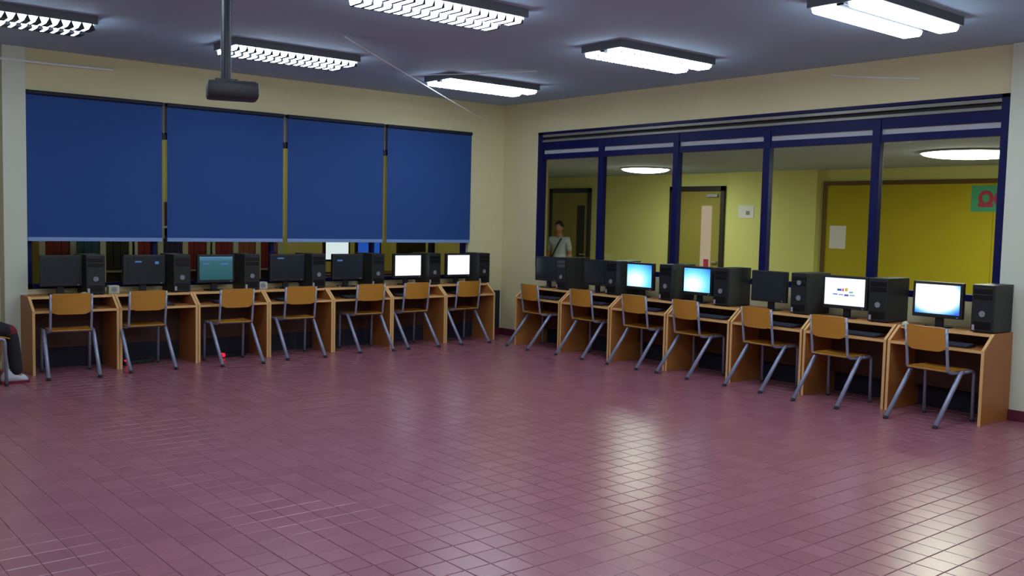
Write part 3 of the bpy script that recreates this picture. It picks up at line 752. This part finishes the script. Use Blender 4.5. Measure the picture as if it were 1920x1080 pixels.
def hair(parent, M4, h=.235):
    bm = bmesh.new(); bmesh.ops.create_uvsphere(bm, u_segments=28, v_segments=20, radius=1)
    for v in bm.verts:
        x, y, z = v.co; z2 = z*.5+.5; v.co = Vector((x*.080, y*.106+.004, z2*h*1.06+.002))
    bmesh.ops.delete(bm, geom=[f for f in bm.faces if (lambda c: c.z < h*(.50-.9*(c.y > .02)*.3+.28*max(0, -c.y/.09)))(f.calc_center_median())], context='FACES')
    bmesh.ops.solidify(bm, geom=bm.faces[:], thickness=.006)
    bm.transform(M4); obj('hair', bm, HAIR, parent, smooth=True)
def finger_hand(chains, wrist, dirv, side, palm, curl=.5, size=1.0):
    """append palm and five finger chains; dirv along the hand, side toward the thumb, palm = palm normal"""
    w_ = Vector(wrist); d = Vector(dirv).normalized(); s = Vector(side).normalized(); p = Vector(palm).normalized()
    mid = w_+d*.045*size
    for k, (off, ln) in enumerate(((.030, .068), (.010, .076), (-.010, .070), (-.029, .055))):
        b = w_+d*.085*size+s*off*size
        pts = [(*w_, .024), (*(w_+d*.045*size+s*off*.7*size), .014), (*b, .0105)]
        q = b; dd = d.copy()
        for j, f in enumerate((.45, .3, .25)):
            dd = (dd+p*curl*(.5+.3*j)).normalized(); q = q+dd*ln*f*size; pts.append((*q, .0088-.0009*j))
        chains.append(pts)
    b = w_+d*.025*size+s*.030*size
    q1 = b+(d*.6+s*.8+p*.3).normalized()*.036*size; q2 = q1+(d*.9+s*.3+p*.4).normalized()*.030*size
    chains.append([(*w_, .024), (*b, .014), (*q1, .0105), (*q2, .009)])
def person_thing(label, loc, rz):
    return thing('person', label, 'person', loc, rz)
# --- standing in the corridor, faces the glass (local -y)
def corridor_person():
    t = person_thing('person in pale blue shirt with dark strap standing in the corridor', (11.9, 12.93, 0), -PI/2+.35)
    k = .935
    ch_ = []
    pel = (0, 0, .90*k, (.14, .10))
    ch_.append([pel, (0, .005, 1.05*k, (.125, .09)), (0, .01, 1.22*k, (.14, .10)), (0, .01, 1.36*k, (.12, .085)), (0, .005, 1.44*k, .055), (0, -.01, 1.53*k, .05)])
    for s in (-1, 1):
        sh = (s*.165, .01, 1.37*k, .055)
        el = (s*.215, .03, 1.10*k, .040); wr = (s*.205, -.04, .87*k, .026)
        ch_.append([(0, .01, 1.36*k, (.12, .085)), sh, (s*.19, .02, 1.24*k, .047), el, (s*.212, 0, .98*k, .036), wr])
        finger_hand(ch_, wr[:3], (0, -.15, -1), (0, -1, 0), (-s, 0, 0), .25)
        ch_.append([pel, (s*.09, 0, .86*k, .09), (s*.095, -.01, .66*k, .072), (s*.10, -.005, .47*k, .055), (s*.10, .01, .30*k, .052), (s*.10, .02, .085, .036), (s*.10, -.03, .045, .036), (s*.105, -.13, .03, .03)])
    me = skin_mesh(ch_); bm = bmesh.new(); bm.from_mesh(me)
    hb = head_bm(); HM = Matrix.Translation((0, -.012, 1.475*k)); hb.transform(HM); merge(bm, hb)
    obj('body', bm, SKIN, t, smooth=True)
    add_face(t, HM); hair(t, HM)
    # shirt and trousers follow the body
    c2 = [[(0, 0, .88*k, (.155, .115)), (0, .005, 1.05*k, (.142, .108)), (0, .01, 1.22*k, (.155, .115)), (0, .01, 1.36*k, (.132, .098)), (0, .006, 1.425*k, .066)]]
    for s in (-1, 1): c2.append([(0, .01, 1.36*k, (.132, .098)), (s*.165, .01, 1.37*k, .068), (s*.19, .02, 1.24*k, .060), (s*.209, .028, 1.13*k, .056)])
    me = skin_mesh(c2); me.materials.append(SHIRT); o = bpy.data.objects.new('shirt', me); C.objects.link(o); o.parent = t
    c3 = [[(0, 0, .93*k, (.15, .108)), (0, 0, .87*k, (.155, .112))]]
    for s in (-1, 1): c3.append([(0, 0, .87*k, (.155, .112)), (s*.09, 0, .80*k, .100), (s*.095, -.01, .66*k, .084), (s*.10, -.005, .47*k, .068), (s*.10, .01, .30*k, .064), (s*.10, .02, .09, .056)])
    me = skin_mesh(c3); me.materials.append(TROU); o = bpy.data.objects.new('trousers', me); C.objects.link(o); o.parent = t
    for s in (-1, 1):
        bm = bmesh.new(); box(bm, s*.103-.045, s*.103+.045, -.19, .065, 0, .085, bev=.03); obj('shoe', bm, BLACK, t, smooth=True)
    bm = bmesh.new(); tube(bm, [(.10, -.10, 1.40*k), (.05, -.135, 1.28*k), (-.03, -.135, 1.12*k), (-.13, -.10, .95*k)], .014, 8, ry=.006); obj('bag_strap', bm, TROU, t)
corridor_person()
# --- seated at the left edge, faces +x
def seated_person():
    t = person_thing('seated person at the left edge with dark trousers and white trainer', (1.71, 9.74, 0), PI/2)
    # local: forward -y (rotated to +x)
    ch_ = []
    pel = (0, 0, .55, (.15, .12))
    ch_.append([pel, (0, .02, .72, (.13, .10)), (0, .04, .90, (.145, .10)), (0, .04, 1.03, (.12, .085)), (0, .03, 1.10, .055), (0, .01, 1.17, .05)])
    for s in (-1, 1):
        sh = (s*.165, .04, 1.04, .055); el = (s*.21, .02, .79, .042); wr = (s*.15, -.08, .60, .027)
        ch_.append([(0, .04, 1.03, (.12, .085)), sh, (s*.195, .04, .91, .047), el, (s*.185, -.04, .70, .036), wr])
        finger_hand(ch_, wr[:3], (-s*.1, -1, -.35), (-s, 0, 0), (0, 0, -1), .15)
    # s=+1 -> world -y side?  near leg (towards the camera) and far leg
    for s, kx, ax, fx in ((-1, .36, .40, .46), (1, .30, .27, .35)):
        ch_.append([pel, (s*.10, -.06, .53, .085), (s*.11, -.20, .52, .072), (s*.11, -kx, .485, .055), (s*.11, -(kx+ax)/2, .30, .048), (s*.11, -ax, .09, .034), (s*.11, -ax-.04, .05, .034), (s*.11, -fx-.02, .035, .028)])
    me = skin_mesh(ch_); bm = bmesh.new(); bm.from_mesh(me)
    hb = head_bm(); HM = Matrix.Translation((0, 0, 1.12)); hb.transform(HM); merge(bm, hb)
    obj('body', bm, SKIN, t, smooth=True); add_face(t, HM); hair(t, HM)
    c2 = [[(0, 0, .58, (.165, .135)), (0, .02, .72, (.145, .115)), (0, .04, .90, (.16, .115)), (0, .04, 1.03, (.132, .098)), (0, .033, 1.085, .066)]]
    for s in (-1, 1): c2.append([(0, .04, 1.03, (.132, .098)), (s*.165, .04, 1.04, .068), (s*.195, .04, .91, .060), (s*.205, .03, .83, .057)])
    me = skin_mesh(c2); me.materials.append(SHIRT); o = bpy.data.objects.new('shirt', me); C.objects.link(o); o.parent = t
    a = (0, 0, .56, (.158, .125))
    c3 = [[(0, 0, .60, (.155, .12)), a], [a, (.10, -.06, .535, .095), (.11, -.20, .525, .082), (.11, -.30, .485, .066), (.11, -.295, .43, .06)],
          [a, (-.10, -.06, .535, .095), (-.11, -.20, .525, .082), (-.11, -.36, .485, .064), (-.11, -.38, .30, .062), (-.11, -.405, .06, .060)]]
    me = skin_mesh(c3); me.materials.append(TROU); o = bpy.data.objects.new('trousers', me); C.objects.link(o); o.parent = t
    bm = bmesh.new()
    tt = skin_mesh([[(-.11, -.29, .515, .063), (-.11, -.355, .492, .068), (-.11, -.37, .42, .064)]]); bm.from_mesh(tt)
    o = obj('knee_panel', bm, MAROON, t, smooth=True); o['label'] = 'maroon knee panel'
    for s, fx in ((-1, .46), (1, .35)):
        bm = bmesh.new()
        sec = [(.09, .028, .085), (.05, .038, .135), (-.01, .040, .14), (-.06, .041, .10), (-.11, .041, .075), (-.135, .028, .05)]
        rings = []
        for (dy, hw, hz) in sec:
            rings.append([bm.verts.new((s*.11+math.cos(2*PI*k/14)*hw, -fx+.10+dy-.0, .025+(hz-.025)*max(0, math.sin(2*PI*k/14))*1.0)) for k in range(14)])
        for i in range(len(rings)-1):
            for k in range(14): bm.faces.new((rings[i][k], rings[i][(k+1) % 14], rings[i+1][(k+1) % 14], rings[i+1][k]))
        bm.faces.new(rings[0]); bm.faces.new(rings[-1])
        sh = obj('trainer', bm, SHOEW if s < 0 else MAROON, t, smooth=True)
        bm = bmesh.new(); pr = []
        for (dy, hw) in ((.10, .022), (.085, .032), (0, .042), (-.08, .045), (-.125, .04), (-.148, .022)): pr.append((hw, -fx+.10+dy))
        out = [(s*.11+x, y) for x, y in pr]+[(s*.11-x, y) for x, y in pr[::-1]]
        lo = [bm.verts.new((x, y, 0)) for x, y in out]; hi = [bm.verts.new((x, y, .028)) for x, y in out]; n = len(out)
        for i in range(n): bm.faces.new((lo[i], lo[(i+1) % n], hi[(i+1) % n], hi[i]))
        bm.faces.new(lo[::-1]); bm.faces.new(hi); obj('sole', bm, MAROON, sh)
seated_person()
